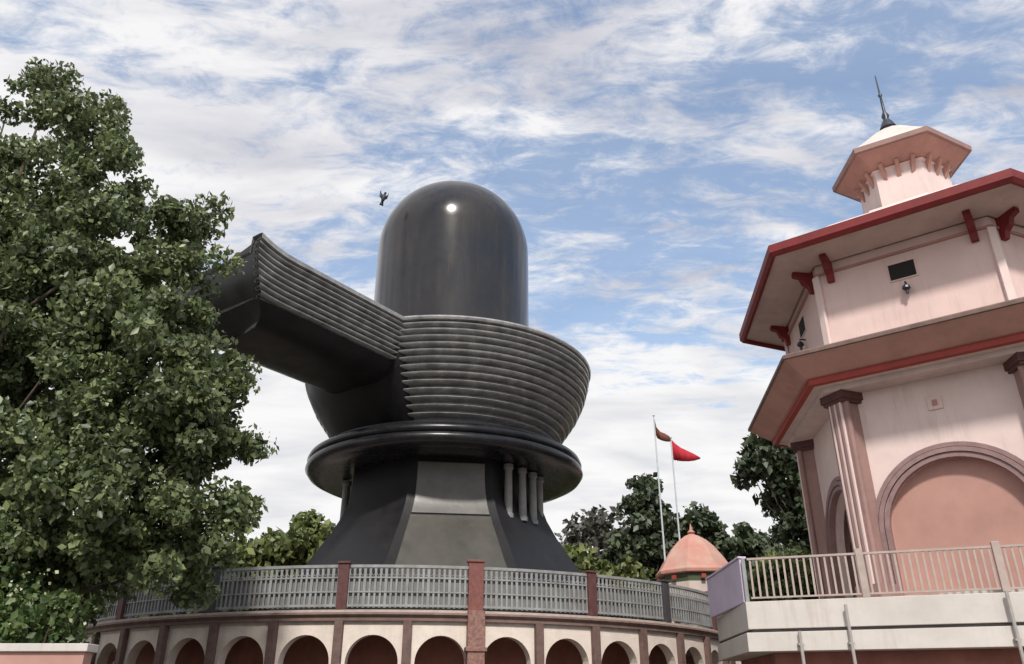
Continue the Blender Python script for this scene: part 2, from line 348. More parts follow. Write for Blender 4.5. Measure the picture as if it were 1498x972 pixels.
for k in range(KA, KB):
    a = A0 + k * DA; b = a + DA; mid = (a + b) / 2
    fn = lambda u, d, z: rel(PR - 0.04 - d, mid + u / PR, z)
    w = PR * DA / 2
    arch_panel(fn, -w + 0.01, w - 0.01, 0, PZ - 0.20, 0, 0.63 if k not in (-1, 0) else 0.62, EYE + 0.97, 0.28, 18).build('arch_panel', 'arch_cream', plat)
    wide = (k == 0)
    hw = 0.21 if wide else 0.105
    if wide:
        pl = MB(); pl.box(rel(PR + 0.04, a, (PZ + 0.06) / 2), (hw, 0.14, (PZ + 0.06) / 2), X=(cos(a), sin(a), 0), Y=(-sin(a), cos(a), 0)); pl.box(rel(PR + 0.055, a, EYE + 1.28), (hw + 0.05, 0.16, 0.05), X=(cos(a), sin(a), 0), Y=(-sin(a), cos(a), 0))
    else:
        pl = MB(); pl.box(rel(PR + 0.0, a, (PZ - 0.20) / 2), (hw, 0.10, (PZ - 0.20) / 2), X=(cos(a), sin(a), 0), Y=(-sin(a), cos(a), 0))
    pl.build('pilaster', 'pilaster_speckle' if wide else 'pilaster_brown', plat, bevel=0.012)

# railing on the platform
rail = thing('platform_railing', 'grey barred railing with maroon posts round the platform edge', 'railing', loc=(PC[0], PC[1], 0))
RR = PR - 0.06
ks = [-13.2, -11.4, -9.6, -7.8, -5.95, -4.1, -2.05, 0, 2.02, 4.0, 6.75, 9.0, 11.0]
ks = [-13.0, -10.9, -8.5, -6.3, -4.15, -2.0, 0.0, 1.98, 3.7, 5.6, 7.6, 9.6, 11.6]
RH = 1.06
for i, k in enumerate(ks):
    a = A0 + k * DA
    wid, hh, mt = (0.19, RH + 0.10, 'post_red') if k == 0 else (0.13, RH + 0.02, 'post_maroon' if i % 2 else 'post_dark')
    if k == 0: zc0 = PZ + 0.067
    else: zc0 = PZ + 0.067
    po = MB(); po.box(rel(RR, a, zc0 + hh / 2), (wid, 0.10, hh / 2), X=(cos(a), sin(a), 0), Y=(-sin(a), cos(a), 0))
    po.box(rel(RR, a, zc0 + hh + 0.03), (wid + 0.03, 0.13, 0.028), X=(cos(a), sin(a), 0), Y=(-sin(a), cos(a), 0))
    po.build('post', mt, rail, bevel=0.01)
    if i == len(ks) - 1: break
    a1 = A0 + ks[i + 1] * DA; z0 = PZ + 0.067; q = MB(); sg = 12
    for zz, hw, hd in ((RH - 0.03, 0.035, 0.03), (0.10, 0.028, 0.025), (RH - 0.30, 0.018, 0.02), (0.42, 0.016, 0.02)):
        rings = []
        for j in range(sg + 1):
            t = a + (a1 - a) * j / sg
            rings.append([rel(RR - hd, t, z0 + zz - hw), rel(RR + hd, t, z0 + zz - hw), rel(RR + hd, t, z0 + zz + hw), rel(RR - hd, t, z0 + zz + hw)])
        q.loft(rings)
    nb = int((a1 - a) * RR / 0.13)
    for j in range(1, nb):
        t = a + (a1 - a) * j / nb
        q.box(rel(RR, t, z0 + RH / 2), (0.024 if j % 4 else 0.034, 0.012, RH / 2 - 0.05), X=(cos(t), sin(t), 0), Y=(-sin(t), cos(t), 0))
    # small rings between the two upper rails
    for j in range(nb):
        t = a + (a1 - a) * (j + 0.5) / nb
        c = rel(RR, t, z0 + RH - 0.165); X = Vector((cos(t), sin(t), 0))
        q.tube([c + X * (0.05 * cos(v)) + Vector((0, 0, 0.09 * sin(v))) for v in [2 * pi * e / 8 for e in range(9)]], 0.012, 4)
    pn = q.build('bar_panel', 'rail_grey', rail)
    # sheet-metal screen behind the bars
    s_ = MB(); rings = [[rel(RR - 0.05, a + (a1 - a) * j / sg, z) for z in (z0 + 0.13, z0 + RH - 0.32)] for j in range(sg + 1)]
    rings2 = [[r[0], r[1], r[1] - (r[1].normalized() * 0.01), r[0] - (r[0].normalized() * 0.01)] for r in rings]
    s_.loft(rings2).build('screen', 'rail_screen', pn)

# ------------------------------------------------------------------ the black monument
LC = Vector((-2.62, 31.0, 0))
lin = thing('stone_monument', 'giant black stone lingam with ribbed bowl and projecting spout', 'monument', loc=(LC.x, LC.y, PZ))
def zr(z): return z + EYE - PZ          # heights were measured over the eye
# octagonal flared base, one facet to the viewer
TW = radians(8.0)
def octo(r, z): return [(r * sin(t), -r * cos(t), zr(z)) for t in [pi / 8 + pi / 4 * i + TW for i in range(8)]]
prof = [(6.6, 2.1), (6.6, 2.5), (6.0, 2.52), (6.0, 3.1), (5.62, 3.6), (5.1, 4.3), (4.65, 5.0), (4.22, 5.65), (3.88, 6.3), (3.70, 6.8), (3.62, 7.3), (3.60, 8.2)]
m = MB(); m.loft([octo(r / cos(pi / 8) * 0.965, z) for r, z in prof]); base = m.build('base', 'granite_base', lin, smooth=30)
def front_y(z):
    for (r0, z0), (r1, z1) in zip(prof, prof[1:]):
        if z0 <= z <= z1: return -(r0 + (r1 - r0) * (z - z0) / (z1 - z0 + 1e-9)) * 0.965
    return -3.6 * .965
def facet_slab(zs, fw, off, name, mt):
    rr = []
    for z in zs:
        y = front_y(z) ; hw = -y * math.tan(pi / 8) * fw
        rr.append([(-hw, y - off, zr(z)), (hw, y - off, zr(z)), (hw, y + 0.1, zr(z)), (-hw, y + 0.1, zr(z))])
    o = MB().loft(rr).build(name, mt, lin, smooth=40, bevel=0.02); o.rotation_euler.z = TW; return o
facet_slab([3.15, 3.6, 4.3, 5.0, 5.62, 5.90], 0.84, 0.05, 'skirt_panel', 'olive_panel')
facet_slab([5.96, 6.1, 6.3, 6.8, 7.3, 7.86], 0.82, 0.05, 'front_panel', 'stone_panel')
# slim pale columns standing at the sides of the drum
mo = MB(); mo.loft([octo(r_, z_) for r_, z_ in ((4.0, 5.86), (4.17, 5.88), (4.20, 5.96), (4.17, 6.04), (3.8, 6.05))], caps=False); mo.build('moulding', 'granite_black', lin)
for deg in (41, 52, 63, 74, -82):
    t = radians(deg); m = MB(); r = 3.80
    zb = 6.03
    m.lathe((r * sin(t), -r * cos(t)), [(0.19, zr(zb)), (0.19, zr(zb + 0.15)), (0.15, zr(zb + 0.18)), (0.135, zr(7.75)), (0.18, zr(7.8)), (0.18, zr(7.95))], 14, caps=True)
    m.build('column', 'pale_column', lin, smooth=40)
# the lower disc
m = MB(); m.lathe((0, 0), [(2.5, zr(8.15)), (3.5, zr(8.02)), (4.7, zr(7.92)), (5.05, zr(7.95)), (5.28, zr(8.06)), (5.40, zr(8.22)), (5.36, zr(8.38)), (5.26, zr(8.44)), (5.30, zr(8.47)), (5.36, zr(8.56)), (5.30, zr(8.70)),
    (5.15, zr(8.80)), (4.95, zr(8.84)), (4.95, zr(8.93)), (4.72, zr(9.02)), (4.4, zr(9.06)), (3.0, zr(9.1))], 160)
m.build('disc', 'granite_black', lin, smooth=60)
# ribbed bowl
def bowl_r(z):
    pts = [(3.95, 8.95), (4.35, 9.4), (4.78, 9.95), (5.2, 10.55), (5.52, 11.2), (5.72, 11.9), (5.78, 12.6)]
    for (r0, z0), (r1, z1) in zip(pts, pts[1:]):
        if z <= z1: return r0 + (r1 - r0) * (z - z0) / (z1 - z0)
    return pts[-1][0]
NR = 14; pr_ = []
for i in range(NR):
    for f, d in ((0.0, -0.20), (0.34, -0.22), (0.46, -0.02), (0.58, 0.045), (0.74, 0.055), (0.88, 0.0), (0.94, -0.18)):
        z = 8.98 + (12.33 - 8.98) * (i + f) / NR
        pr_.append((bowl_r(z) + d, zr(z)))
pr_ += [(5.72, zr(12.34)), (5.86, zr(12.36)), (5.89, zr(12.43)), (5.86, zr(12.50)), (5.66, zr(12.52)), (5.4, zr(12.4)), (3.2, zr(12.2))]
m = MB(); m.lathe((0, 0), pr_, 192); m.build('bowl', 'granite_rib', lin, smooth=25)
# added smooth dark shell: the spout's shadow on the bowl, modelled and coloured in
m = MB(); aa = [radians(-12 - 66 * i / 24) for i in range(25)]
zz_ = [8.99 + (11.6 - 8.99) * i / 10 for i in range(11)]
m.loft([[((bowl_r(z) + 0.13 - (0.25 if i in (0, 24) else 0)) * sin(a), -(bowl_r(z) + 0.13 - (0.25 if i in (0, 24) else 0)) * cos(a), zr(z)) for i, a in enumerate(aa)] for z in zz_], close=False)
m.build('spout_shadow_shell', 'granite_base', lin, smooth=50)
# the shaft: cylinder with a domed head
pr_ = [(3.34, zr(12.0)), (3.34, zr(18.3))]
for i in range(1, 25):
    t = pi / 2 * i / 24; pr_.append((3.34 * cos(t) ** 0.92 if i < 24 else 0.001, zr(18.3 + 3.30 * sin(t))))
m = MB(); m.lathe((0, 0), pr_, 128); m.build('shaft', 'granite_dome', lin, smooth='all')
m = MB(); m.lathe((0, 0), [(3.32, zr(12.45)), (3.55, zr(12.45)), (3.55, zr(12.7)), (3.32, zr(12.78))], 128); m.build('collar', 'granite_black', lin, smooth=30)
# spout: ribbed trough running to the left and towards the viewer
AD = Vector((cos(radians(-125.1)), sin(radians(-125.1)), 0)); AN = Vector((-AD.y, AD.x, 0))   # AN: towards the viewer's side (right wall of the trough)
def sp(al, off, z): return AD * al + AN * off + Vector((0, 0, zr(z)))
HT, HB = 2.23, 1.62; ZT, ZB = 12.42, 10.5
side = []; NS = 8
ZS = 10.95
HS = 1.86
under = [(0.5, 10.36), (1.05, 10.40), (1.42, 10.52), (1.66, 10.72), (1.80, 10.96)]
side += [(1.5, 10.99)]
for i in range(NS):
    for f, d in ((0.0, -0.17), (0.34, -0.19), (0.42, -0.01), (0.58, 0.04), (0.78, 0.04), (0.92, -0.01), (0.97, -0.14)):
        t = (i + f) / NS; side.append((HS + (HT - HS) * (t ** 0.8) + d, ZS + (ZT - 0.1 - ZS) * t))
side += [(HT + 0.0, ZT - 0.09), (HT + 0.10, ZT - 0.07), (HT + 0.11, ZT + 0.06), (HT - 0.02, ZT + 0.08), (HT - 0.35, ZT + 0.07), (HT - 0.45, ZT - 0.35)]
half = side; rings = []
def liftz(al, z):
    t = max(0, (al - 10.2) / 1.5); return (t ** 2.2) * 0.30 * ((z - ZB) / (ZT - ZB))
def EB(z): return 1.15 * (1 - min(1, max(0, (z - 10.36) / (ZT - 10.36)))) ** 1.9
for al in [3.0, 6, 8, 9.5, 10.2, 10.6, 11.0, 11.3, 11.6]:
    r_ = []
    for off, z in half:
        e = al - (max(0, al - 8.5) / 3.1) * EB(z)
        r_.append(sp(e, -off if False else off, z + liftz(al, z)))
    for off, z in reversed(half):
        e = al - (max(0, al - 8.5) / 3.1) * EB(z)
        r_.append(sp(e, -off, z + liftz(al, z)))
    rings.append(r_)
m = MB(); m.loft(rings, caps=False); spout = m.build('spout', 'granite_rib', lin, smooth=25)
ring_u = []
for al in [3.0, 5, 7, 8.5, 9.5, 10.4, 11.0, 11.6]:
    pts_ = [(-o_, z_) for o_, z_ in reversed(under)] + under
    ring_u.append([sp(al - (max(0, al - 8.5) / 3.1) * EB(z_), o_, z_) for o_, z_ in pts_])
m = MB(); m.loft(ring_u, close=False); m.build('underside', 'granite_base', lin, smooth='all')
endp = [(0.5, 10.37), (1.05, 10.41), (1.42, 10.53), (1.66, 10.73), (1.80, 10.97), (1.9, 11.2), (2.0, 11.5), (2.1, 11.9), (2.2, 12.2), (2.28, 12.42)]
m = MB(); m.loft([[sp(11.58 - EB(z_) - 0.12 * (1 - (f / o_) ** 2), f, z_ + liftz(11.58, z_) * (f / o_) ** 2) for f in [o_ * (q / 6 - 1) for q in range(13)]] for o_, z_ in endp], close=False)
m.build('spout_end', 'granite_black', lin, smooth='all')

# ------------------------------------------------------------------ pink hexagonal temple hall
HC = Vector((11.9026, 20.3205, 0)); HA = -1.16427
hall = thing('temple_hall', 'pink hexagonal temple hall with red roof edge and arched bays', 'temple', loc=(HC.x, HC.y, 0))
def hx(R, z, k, a=HA): t = a + k * pi / 3; return Vector((R * sin(t), -R * cos(t), z + EYE))
def hring(R, z, a=HA): return [hx(R, z, k, a) for k in range(6)]
def facefn(R, k):
    A, B = hx(R, -EYE, k), hx(R, -EYE, k + 1); d = (B - A).normalized(); n = Vector((d.y, -d.x, 0)); mid = (A + B) / 2
    return (lambda u, dep, z: mid + d * u - n * dep + Vector((0, 0, z))), (B - A).length, d, n
FZ = EYE + 2.1
RW = 3.92
m = MB(); m.loft([hring(4.4, -EYE), hring(4.4, 2.085)]); m.build('lower_storey', 'maroon_wall', hall)
for k in range(6):
    fn, Lf, d, n = facefn(RW, k)
    h = Lf / 2
    front = True
    r = 1.52; zs = EYE + 3.64
    arch_panel(fn, -h, h, FZ, EYE + 7.1, 0, r, zs, 0.35, 30).build('arch_wall', 'pink_pale', hall)
    for r0, r1, dd in ((1.50, 1.60, 0.05), (1.62, 1.72, 0.085), (1.74, 1.84, 0.05)):
        arch_ring(fn, 0, r0 + 0.0, r1, zs, FZ, -dd, 0.12 if r0 < 1.55 else 0.02).build('arch_moulding', 'arch_mauve', hall, smooth=40)
    # recessed panel closing the arch; the side facing left stands open
    if k != 5:
        m = MB(); q = facefn(RW, k)[0]
        m.add([q(-r - .1, .22, FZ), q(r + .1, .22, FZ), q(r + .1, .22, zs + r + .1), q(-r - .1, .22, zs + r + .1), q(-r - .1, .30, FZ), q(r + .1, .30, FZ), q(r + .1, .30, zs + r + .1), q(-r - .1, .30, zs + r + .1)],
              [(0, 1, 2, 3), (4, 5, 6, 7), (0, 1, 5, 4), (1, 2, 6, 5), (2, 3, 7, 6), (3, 0, 4, 7)])
        m.build('recessed_panel', 'salmon_panel', hall)
        m = MB()
        c = fn(0.0, -0.02, EYE + 6.45); m.box(c, (0.16, 0.02, 0.16), X=d, Y=n); m.build('vent_frame', 'pink_wall', hall, bevel=0.01)
        m = MB(); m.box(fn(0.0, -0.045, EYE + 6.45), (0.055, 0.01, 0.07), X=d, Y=n); m.build('vent_hole', 'terracotta_soffit', hall)
    # attic window and brackets
    fa, La, da, na = facefn(4.11, k)
    m = MB(); m.box(fa(0.0, -0.0, EYE + 9.92), (0.34, 0.03, 0.25), X=da, Y=na); w_ = m.build('window', 'pink_wall', hall, bevel=0.01)
    m = MB(); m.box(fa(0.0, -0.032, EYE + 9.92), (0.30, 0.012, 0.21), X=da, Y=na); m.build('opening', 'dark_void', w_)
    m = MB(); m.tube([fa(0.02, 0, EYE + 9.5), fa(0.02, -0.16, EYE + 9.52), fa(0.02, -0.16, EYE + 9.42)], 0.025, 6)
    m.lathe(tuple(fa(0.02, -0.16, 0)[:2]), [(0.03, EYE + 9.46), (0.09, EYE + 9.40), (0.10, EYE + 9.34), (0.04, EYE + 9.28), (0.035, EYE + 9.2)], 10, caps=True)
    m.build('wall_lamp', 'metal_dark', hall)
    for sgn in (-1, 1):
        for dd in (0,):
            u = sgn * (La / 2 - 0.36); m = MB()
            prof_ = [(0, 10.12), (0.12, 10.12), (0.17, 10.30), (0.30, 10.40), (0.36, 10.58), (0.52, 10.64), (0.52, 10.76), (0, 10.74)]
            m.loft([[fa(u + s_ * 0.085, -x, EYE + z) for x, z in prof_] for s_ in (-1, 1)])
            m.build('bracket', 'fascia_red', hall, bevel=0.01)
    # columns at the corners: clustered shafts
    c0 = hx(4.02, -EYE, k); td = Vector((c0.x, c0.y, 0)).normalized(); tt = Vector((-td.y, td.x, 0))
    m = MB(); m.box(c0 + Vector((0, 0, EYE + 2.30)), (0.34, 0.30, 0.20), X=tt, Y=td)
    m.box(c0 + Vector((0, 0, EYE + 4.68)), (0.24, 0.24, 2.22), X=tt, Y=td)
    for s_ in (-0.25, -0.085, 0.085, 0.25):
        cc = c0 + tt * s_ + td * (0.22 if abs(s_) < 0.2 else 0.16)
        m.lathe((cc.x, cc.y), [(0.075, FZ + 0.4), (0.075, EYE + 6.85)], 10)
    col = m.build('column', 'column_mauve', hall, smooth=40)
    m = MB()
    for s_ in (-0.168, 0.0, 0.168):
        cc = c0 + tt * s_ + td * 0.262
        m.box(cc + Vector((0, 0, EYE + 4.66)), (0.022, 0.03, 2.18), X=tt, Y=td)
    m.build('stripe', 'pink_pale', col)
    m = MB(); m.box(c0 + Vector((0, 0, EYE + 6.96)), (0.37, 0.36, 0.10), X=tt, Y=td); m.box(c0 + Vector((0, 0, EYE + 6.83)), (0.33, 0.32, 0.045), X=tt, Y=td)
    m.build('capital', 'post_maroon', col, bevel=0.012)
# inside of the hall: a floor-standing core wall seen through the open side
m = MB(); m.loft([hring(2.3, 2.1), hring(2.3, 7.0)]); m.build('core_wall', 'salmon_panel', hall)
m = MB(); m.loft([hring(4.5, 2.092), hring(4.5, 2.2)]); m.build('plinth', 'slab_cream', hall)
# lower eave: outer slab, terracotta underside, red beam, pale soffit
def hband(rz, name, mt, bev=0): return MB().loft([hring(R, z) for R, z in rz], caps=False).build(name, mt, hall, bevel=bev)
hband([(3.8, 7.9), (5.68, 7.88), (5.72, 7.84), (5.72, 7.76), (5.66, 7.752)], 'eave_slab', 'cornice_brown')
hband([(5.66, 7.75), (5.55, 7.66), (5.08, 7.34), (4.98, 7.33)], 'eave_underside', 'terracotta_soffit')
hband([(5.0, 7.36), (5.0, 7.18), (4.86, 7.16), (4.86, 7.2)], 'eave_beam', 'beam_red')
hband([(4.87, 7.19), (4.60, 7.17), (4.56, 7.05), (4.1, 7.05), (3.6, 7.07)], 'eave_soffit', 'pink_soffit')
hband([(3.9, 7.86), (4.11, 7.87), (4.11, 10.72), (3.9, 10.72)], 'attic_wall', 'pink_wall')
hband([(4.11, 10.40), (4.16, 10.40), (4.18, 10.46), (4.11, 10.47)], 'attic_shadow_band', 'salmon_panel')  # shadow line below the roof soffit, put in as a darker raised strip
for k in range(6):
    c0 = hx(4.14, -EYE, k); td = Vector((c0.x, c0.y, 0)).normalized(); tt = Vector((-td.y, td.x, 0))
    MB().box(c0 + Vector((0, 0, EYE + 9.13)), (0.10, 0.045, 1.26), X=tt, Y=td).build('corner_pilaster', 'pink_pale', hall, bevel=0.015)
# main roof
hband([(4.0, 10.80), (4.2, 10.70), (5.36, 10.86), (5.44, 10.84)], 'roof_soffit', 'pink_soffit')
hband([(5.42, 10.86), (5.42, 10.74), (5.52, 10.72), (5.60, 10.82), (5.60, 11.04), (5.5, 11.08), (4.6, 11.45)], 'roof_fascia', 'fascia_red')
hband([(4.7, 11.4), (3.2, 12.3), (1.62, 13.0), (1.55, 13.2)], 'roof', 'pink_pale')
# little cupola on the roof
def cr_(R, z): return [v + Vector((0.12, 0, 0)) for v in hring(R, z, -1.085)]
cup = MB().loft([cr_(1.5, 12.9), cr_(1.28, 13.1), cr_(1.25, 14.55), cr_(1.34, 14.6)]).build('cupola', 'pink_pale', hall)
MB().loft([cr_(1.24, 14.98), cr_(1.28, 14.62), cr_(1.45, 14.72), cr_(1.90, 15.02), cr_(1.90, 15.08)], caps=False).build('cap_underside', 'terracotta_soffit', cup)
MB().loft([cr_(1.90, 15.03), cr_(1.99, 15.04), cr_(2.0, 15.20), cr_(1.9, 15.24)], caps=False).build('cap_edge', 'column_mauve', cup)
MB().loft([cr_(R, z) for R, z in ((1.93, 15.22), (1.62, 15.48), (1.2, 15.85), (0.7, 16.3), (0.15, 16.72))]).build('cap_dome', 'slab_cream', cup)
for k in range(6):
    A, B = cr_(1.26, 14.3)[k], cr_(1.26, 14.3)[(k + 1) % 6]
    for f in (0.2, 0.5, 0.8):
        c = A.lerp(B, f); n_ = Vector((c.x, c.y, 0)).normalized(); tt = Vector((-n_.y, n_.x, 0))
        pf = [(0, 14.2), (0.05, 14.3), (0.22, 14.64), (0.22, 14.70), (0, 14.70)]
        MB().loft([[Vector((c.x, c.y, 0)) + n_ * x + tt * s_ * 0.05 + Vector((0, 0, EYE + z)) for x, z in pf] for s_ in (-1, 1)]).build('bracket', 'terracotta_soffit', cup)
m = MB(); m.lathe((0.10, 0), [(0.16, EYE + 16.6), (0.26, EYE + 16.72), (0.17, EYE + 16.95), (0.08, EYE + 17.1), (0.12, EYE + 17.22), (0.05, EYE + 17.4), (0.035, EYE + 18.0), (0.07, EYE + 18.08), (0.03, EYE + 18.16), (0.02, EYE + 18.9), (0.001, EYE + 18.95)], 14)
m.build('finial', 'metal_dark', cup, smooth=50)

# ------------------------------------------------------------------ balcony in front of the hall
P0 = Vector((5.06, 18.18, 0)); P1 = Vector((10.13, 16.5, 0)); bd = (P1 - P0).normalized(); bn = Vector((bd.y, -bd.x, 0))
PB = P0 + bd * 12.0; PF = Vector((5.25, 21.7, 0)); 
bal = thing('balcony', 'cream concrete balcony in front of the pink temple hall', 'balcony', loc=tuple(P0))
def off(v): return v - P0
def slab(pts, z0, z1, name, mt, b=0.01):
    return MB().loft([[off(Vector((x, y, EYE + z))) for x, y in pts] for z in (z0, z1)]).build(name, mt, bal, bevel=b)
def poly(o):
    a = P0 - bd * o * 0.9 + bn * o; b = PB + bn * o; f = PF + Vector((-o, 0, 0)); g = PF + Vector((10, 3.0, 0))
    return [(a.x, a.y), (b.x, b.y), (b.x + 1, b.y + 8), (g.x, g.y), (f.x, f.y)]
slab(poly(0.0), 1.53, 2.09, 'floor_slab', 'slab_cream')
slab(poly(-0.08), 1.46, 1.529, 'shadow_joint', 'line_grey')
slab(poly(0.05), 1.08, 1.459, 'ledge', 'slab_cream')
slab(poly(-0.5), -EYE + 0.01, 1.079, 'wall', 'maroon_wall')
# vertical joints and drain pipes on the balcony front
for q_, (z0, z1) in ((1.02, (0.55, 1.46)), (2.0, (0.0, 1.95)), (5.0, (0.3, 2.1))):
    c = P0 + bd * q_ + bn * 0.13; m = MB(); m.tube([Vector((0, 0, -EYE + 0.0)), Vector((0, 0, z1))], 0.035, 8)
    for zb in (0.4, 1.2): m.box((0, 0.03, zb), (0.06, 0.05, 0.02))
    o = m.build('drain_pipe', 'pipe_grey', None, smooth=40); o.location = (c.x, c.y, EYE)
    tag(o, {1.02: 'short grey drain pipe on balcony front, nearest its left corner', 2.0: 'grey drain pipe on balcony front left of the hall column', 5.0: 'grey drain pipe on balcony front, rightmost of the three'}[q_], 'drain pipe', 'drain pipes on the balcony front')
# balcony railing
br = thing('balcony_railing', 'pale vertical bar railing along the front of the cream balcony', 'railing', loc=(P0.x, P0.y, EYE + 2.09))
def rl(s_, z, dpt=0.06): v = bd * s_ - bn * dpt; return Vector((v.x, v.y, z))
posts = [0.05, 2.45, 5.05, 7.6, 10.2]
for i, s_ in enumerate(posts):
    big_ = i in (1, 2)
    m = MB(); m.box(rl(s_, 0.5 if big_ else 0.46), (0.075 if big_ else 0.04, 0.06 if big_ else 0.04, 0.5 if big_ else 0.46), X=bd, Y=bn)
    m.build('post', 'rail_light' if big_ else 'rail_grey', br, bevel=0.01)
    if i == len(posts) - 1: break
    e = posts[i + 1]; m = MB(); m.box(rl((s_ + e) / 2, 0.90), ((e - s_) / 2 - 0.08, 0.025, 0.022), X=bd, Y=bn); m.box(rl((s_ + e) / 2, 0.08), ((e - s_) / 2 - 0.08, 0.02, 0.018), X=bd, Y=bn)
    nb = int((e - s_) / 0.135)
    for j in range(1, nb): m.box(rl(s_ + (e - s_) * j / nb, 0.48), (0.021, 0.012, 0.40), X=bd, Y=bn)
    m.build('bar_panel', 'rail_light', br)
# lilac parapet going back along the balcony's left side
m = MB(); m.loft([[Vector((x, y, z)) for x, y in ((0, 0), (0.14, 0.05), (0.16, 3.35), (0.02, 3.35))] for z in (0, 0.93)])
m.loft([[Vector((x, y, z)) for x, y in ((-0.03, -0.03), (0.17, 0.02), (0.19, 3.38), (-0.01, 3.38))] for z in (0.932, 0.98)])
o = m.build('lilac_parapet', 'lilac_wall', None, bevel=0.01); o.location = (P0.x + 0.0, P0.y + 0.12, EYE + 2.092)
tag(o, 'lilac painted parapet on the left end of the balcony', 'parapet')

# ------------------------------------------------------------------ coral roofed shrine behind the platform
sh_ = thing('small_shrine', 'small shrine with a coral pointed roof behind the railing', 'shrine', loc=(8.85, 40.0, 0))
def og(R, z, n=8): return [(R * sin(2 * pi * (i + .5) / n), -R * cos(2 * pi * (i + .5) / n), z + EYE) for i in range(n)]
MB().loft([og(1.75, -EYE), og(1.75, 5.35)]).build('wall', 'shrine_wall', sh_)
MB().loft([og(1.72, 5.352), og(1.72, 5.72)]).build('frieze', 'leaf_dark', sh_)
MB().loft([og(R, z) for R, z in ((1.6, 5.722), (1.92, 5.76), (1.94, 5.92), (1.80, 6.05), (1.45, 6.6), (1.08, 7.1), (0.72, 7.45), (0.36, 7.68), (0.12, 7.78))]).build('roof', 'roof_coral', sh_, bevel=0.03)
for i in range(8):
    t = 2 * pi * i / 8
    MB().box((1.80 * sin(t), -1.80 * cos(t), 5.55 + EYE), (0.10, 0.05, 0.09), X=(cos(t), sin(t), 0), Y=(-sin(t), cos(t), 0)).build('bracket', 'beam_red', sh_)
MB().lathe((0, 0), [(0.12, EYE + 7.75), (0.2, EYE + 7.87), (0.07, EYE + 8.0), (0.02, EYE + 8.3)], 10, caps=True).build('finial', 'terracotta_soffit', sh_, smooth=60)

# ------------------------------------------------------------------ flags
def flag(x, y, top, pts, w, mt, label, side):
    m = MB(); m.tube([(0, 0, 0), (0, 0, top + EYE)], [0.06, 0.035], 8); m.lathe((0, 0), [(0.03, top + EYE), (0.07, top + EYE + 0.05), (0.03, top + EYE + 0.12), (0.001, top + EYE + 0.2)], 8)
    t = thing('flagpole', label, 'flagpole', 'flagpoles behind the platform', loc=(x, y, 0))
    m.build('pole', 'pole_pale', t, smooth=50)
    f = MB(); front = []; back = []
    for i, (dx, zu, zl) in enumerate(pts):
        yy = 0.10 * sin(i * 1.3) * (i > 0)
        front.append((dx, yy, zu + EYE)); back.append((dx, yy, zl + EYE))
    vs = []; fs = []
    for o_ in (0.0, 0.015):
        for a_, b_ in zip(front, back): vs += [(a_[0], a_[1] + o_, a_[2]), (b_[0], b_[1] + o_, b_[2])]
    k = len(front)
    for l_ in (0, 1):
        for i in range(k - 1): b0 = l_ * 2 * k + 2 * i; fs.append((b0, b0 + 1, b0 + 3, b0 + 2))
    for i in range(k - 1):
        fs.append((2 * i, 2 * i + 2, 2 * k + 2 * i + 2, 2 * k + 2 * i)); fs.append((2 * i + 1, 2 * i + 3, 2 * k + 2 * i + 3, 2 * k + 2 * i + 1))
    f.add(vs, fs).build('cloth', mt, t, smooth='all')
flag(7.46, 40.0, 13.9, [(0.02, 13.85, 12.95), (0.12, 13.35, 12.75), (0.3, 13.08, 12.62), (0.5, 12.95, 12.52), (0.72, 12.80, 12.50), (0.80, 12.66, 12.6)], 1, 'cloth_dark', 'pale flagpole with a limp brown pennant, left of the red one', 1)
flag(8.30, 40.2, 12.75, [(0.02, 12.72, 11.62), (0.25, 12.50, 11.60), (0.5, 12.28, 11.56), (0.8, 12.08, 11.52), (1.1, 11.92, 11.55), (1.45, 11.75, 11.68)], 1, 'cloth_red', 'pale flagpole flying a small red triangular flag', 1)

# ------------------------------------------------------------------ boundary wall at the left
m = MB(); m.box((0, 0, 1.17), (5.0, 0.12, 1.17)); bw = tag(m.build('boundary_wall', 'salmon_panel', None), 'low pink boundary wall at the lower left edge', 'wall'); bw.location = (-11.2, 12.6, 0)
m = MB(); m.box((0, 0, 2.40), (5.05, 0.17, 0.055)); m.build('coping', 'slab_cream', bw, bevel=0.01)

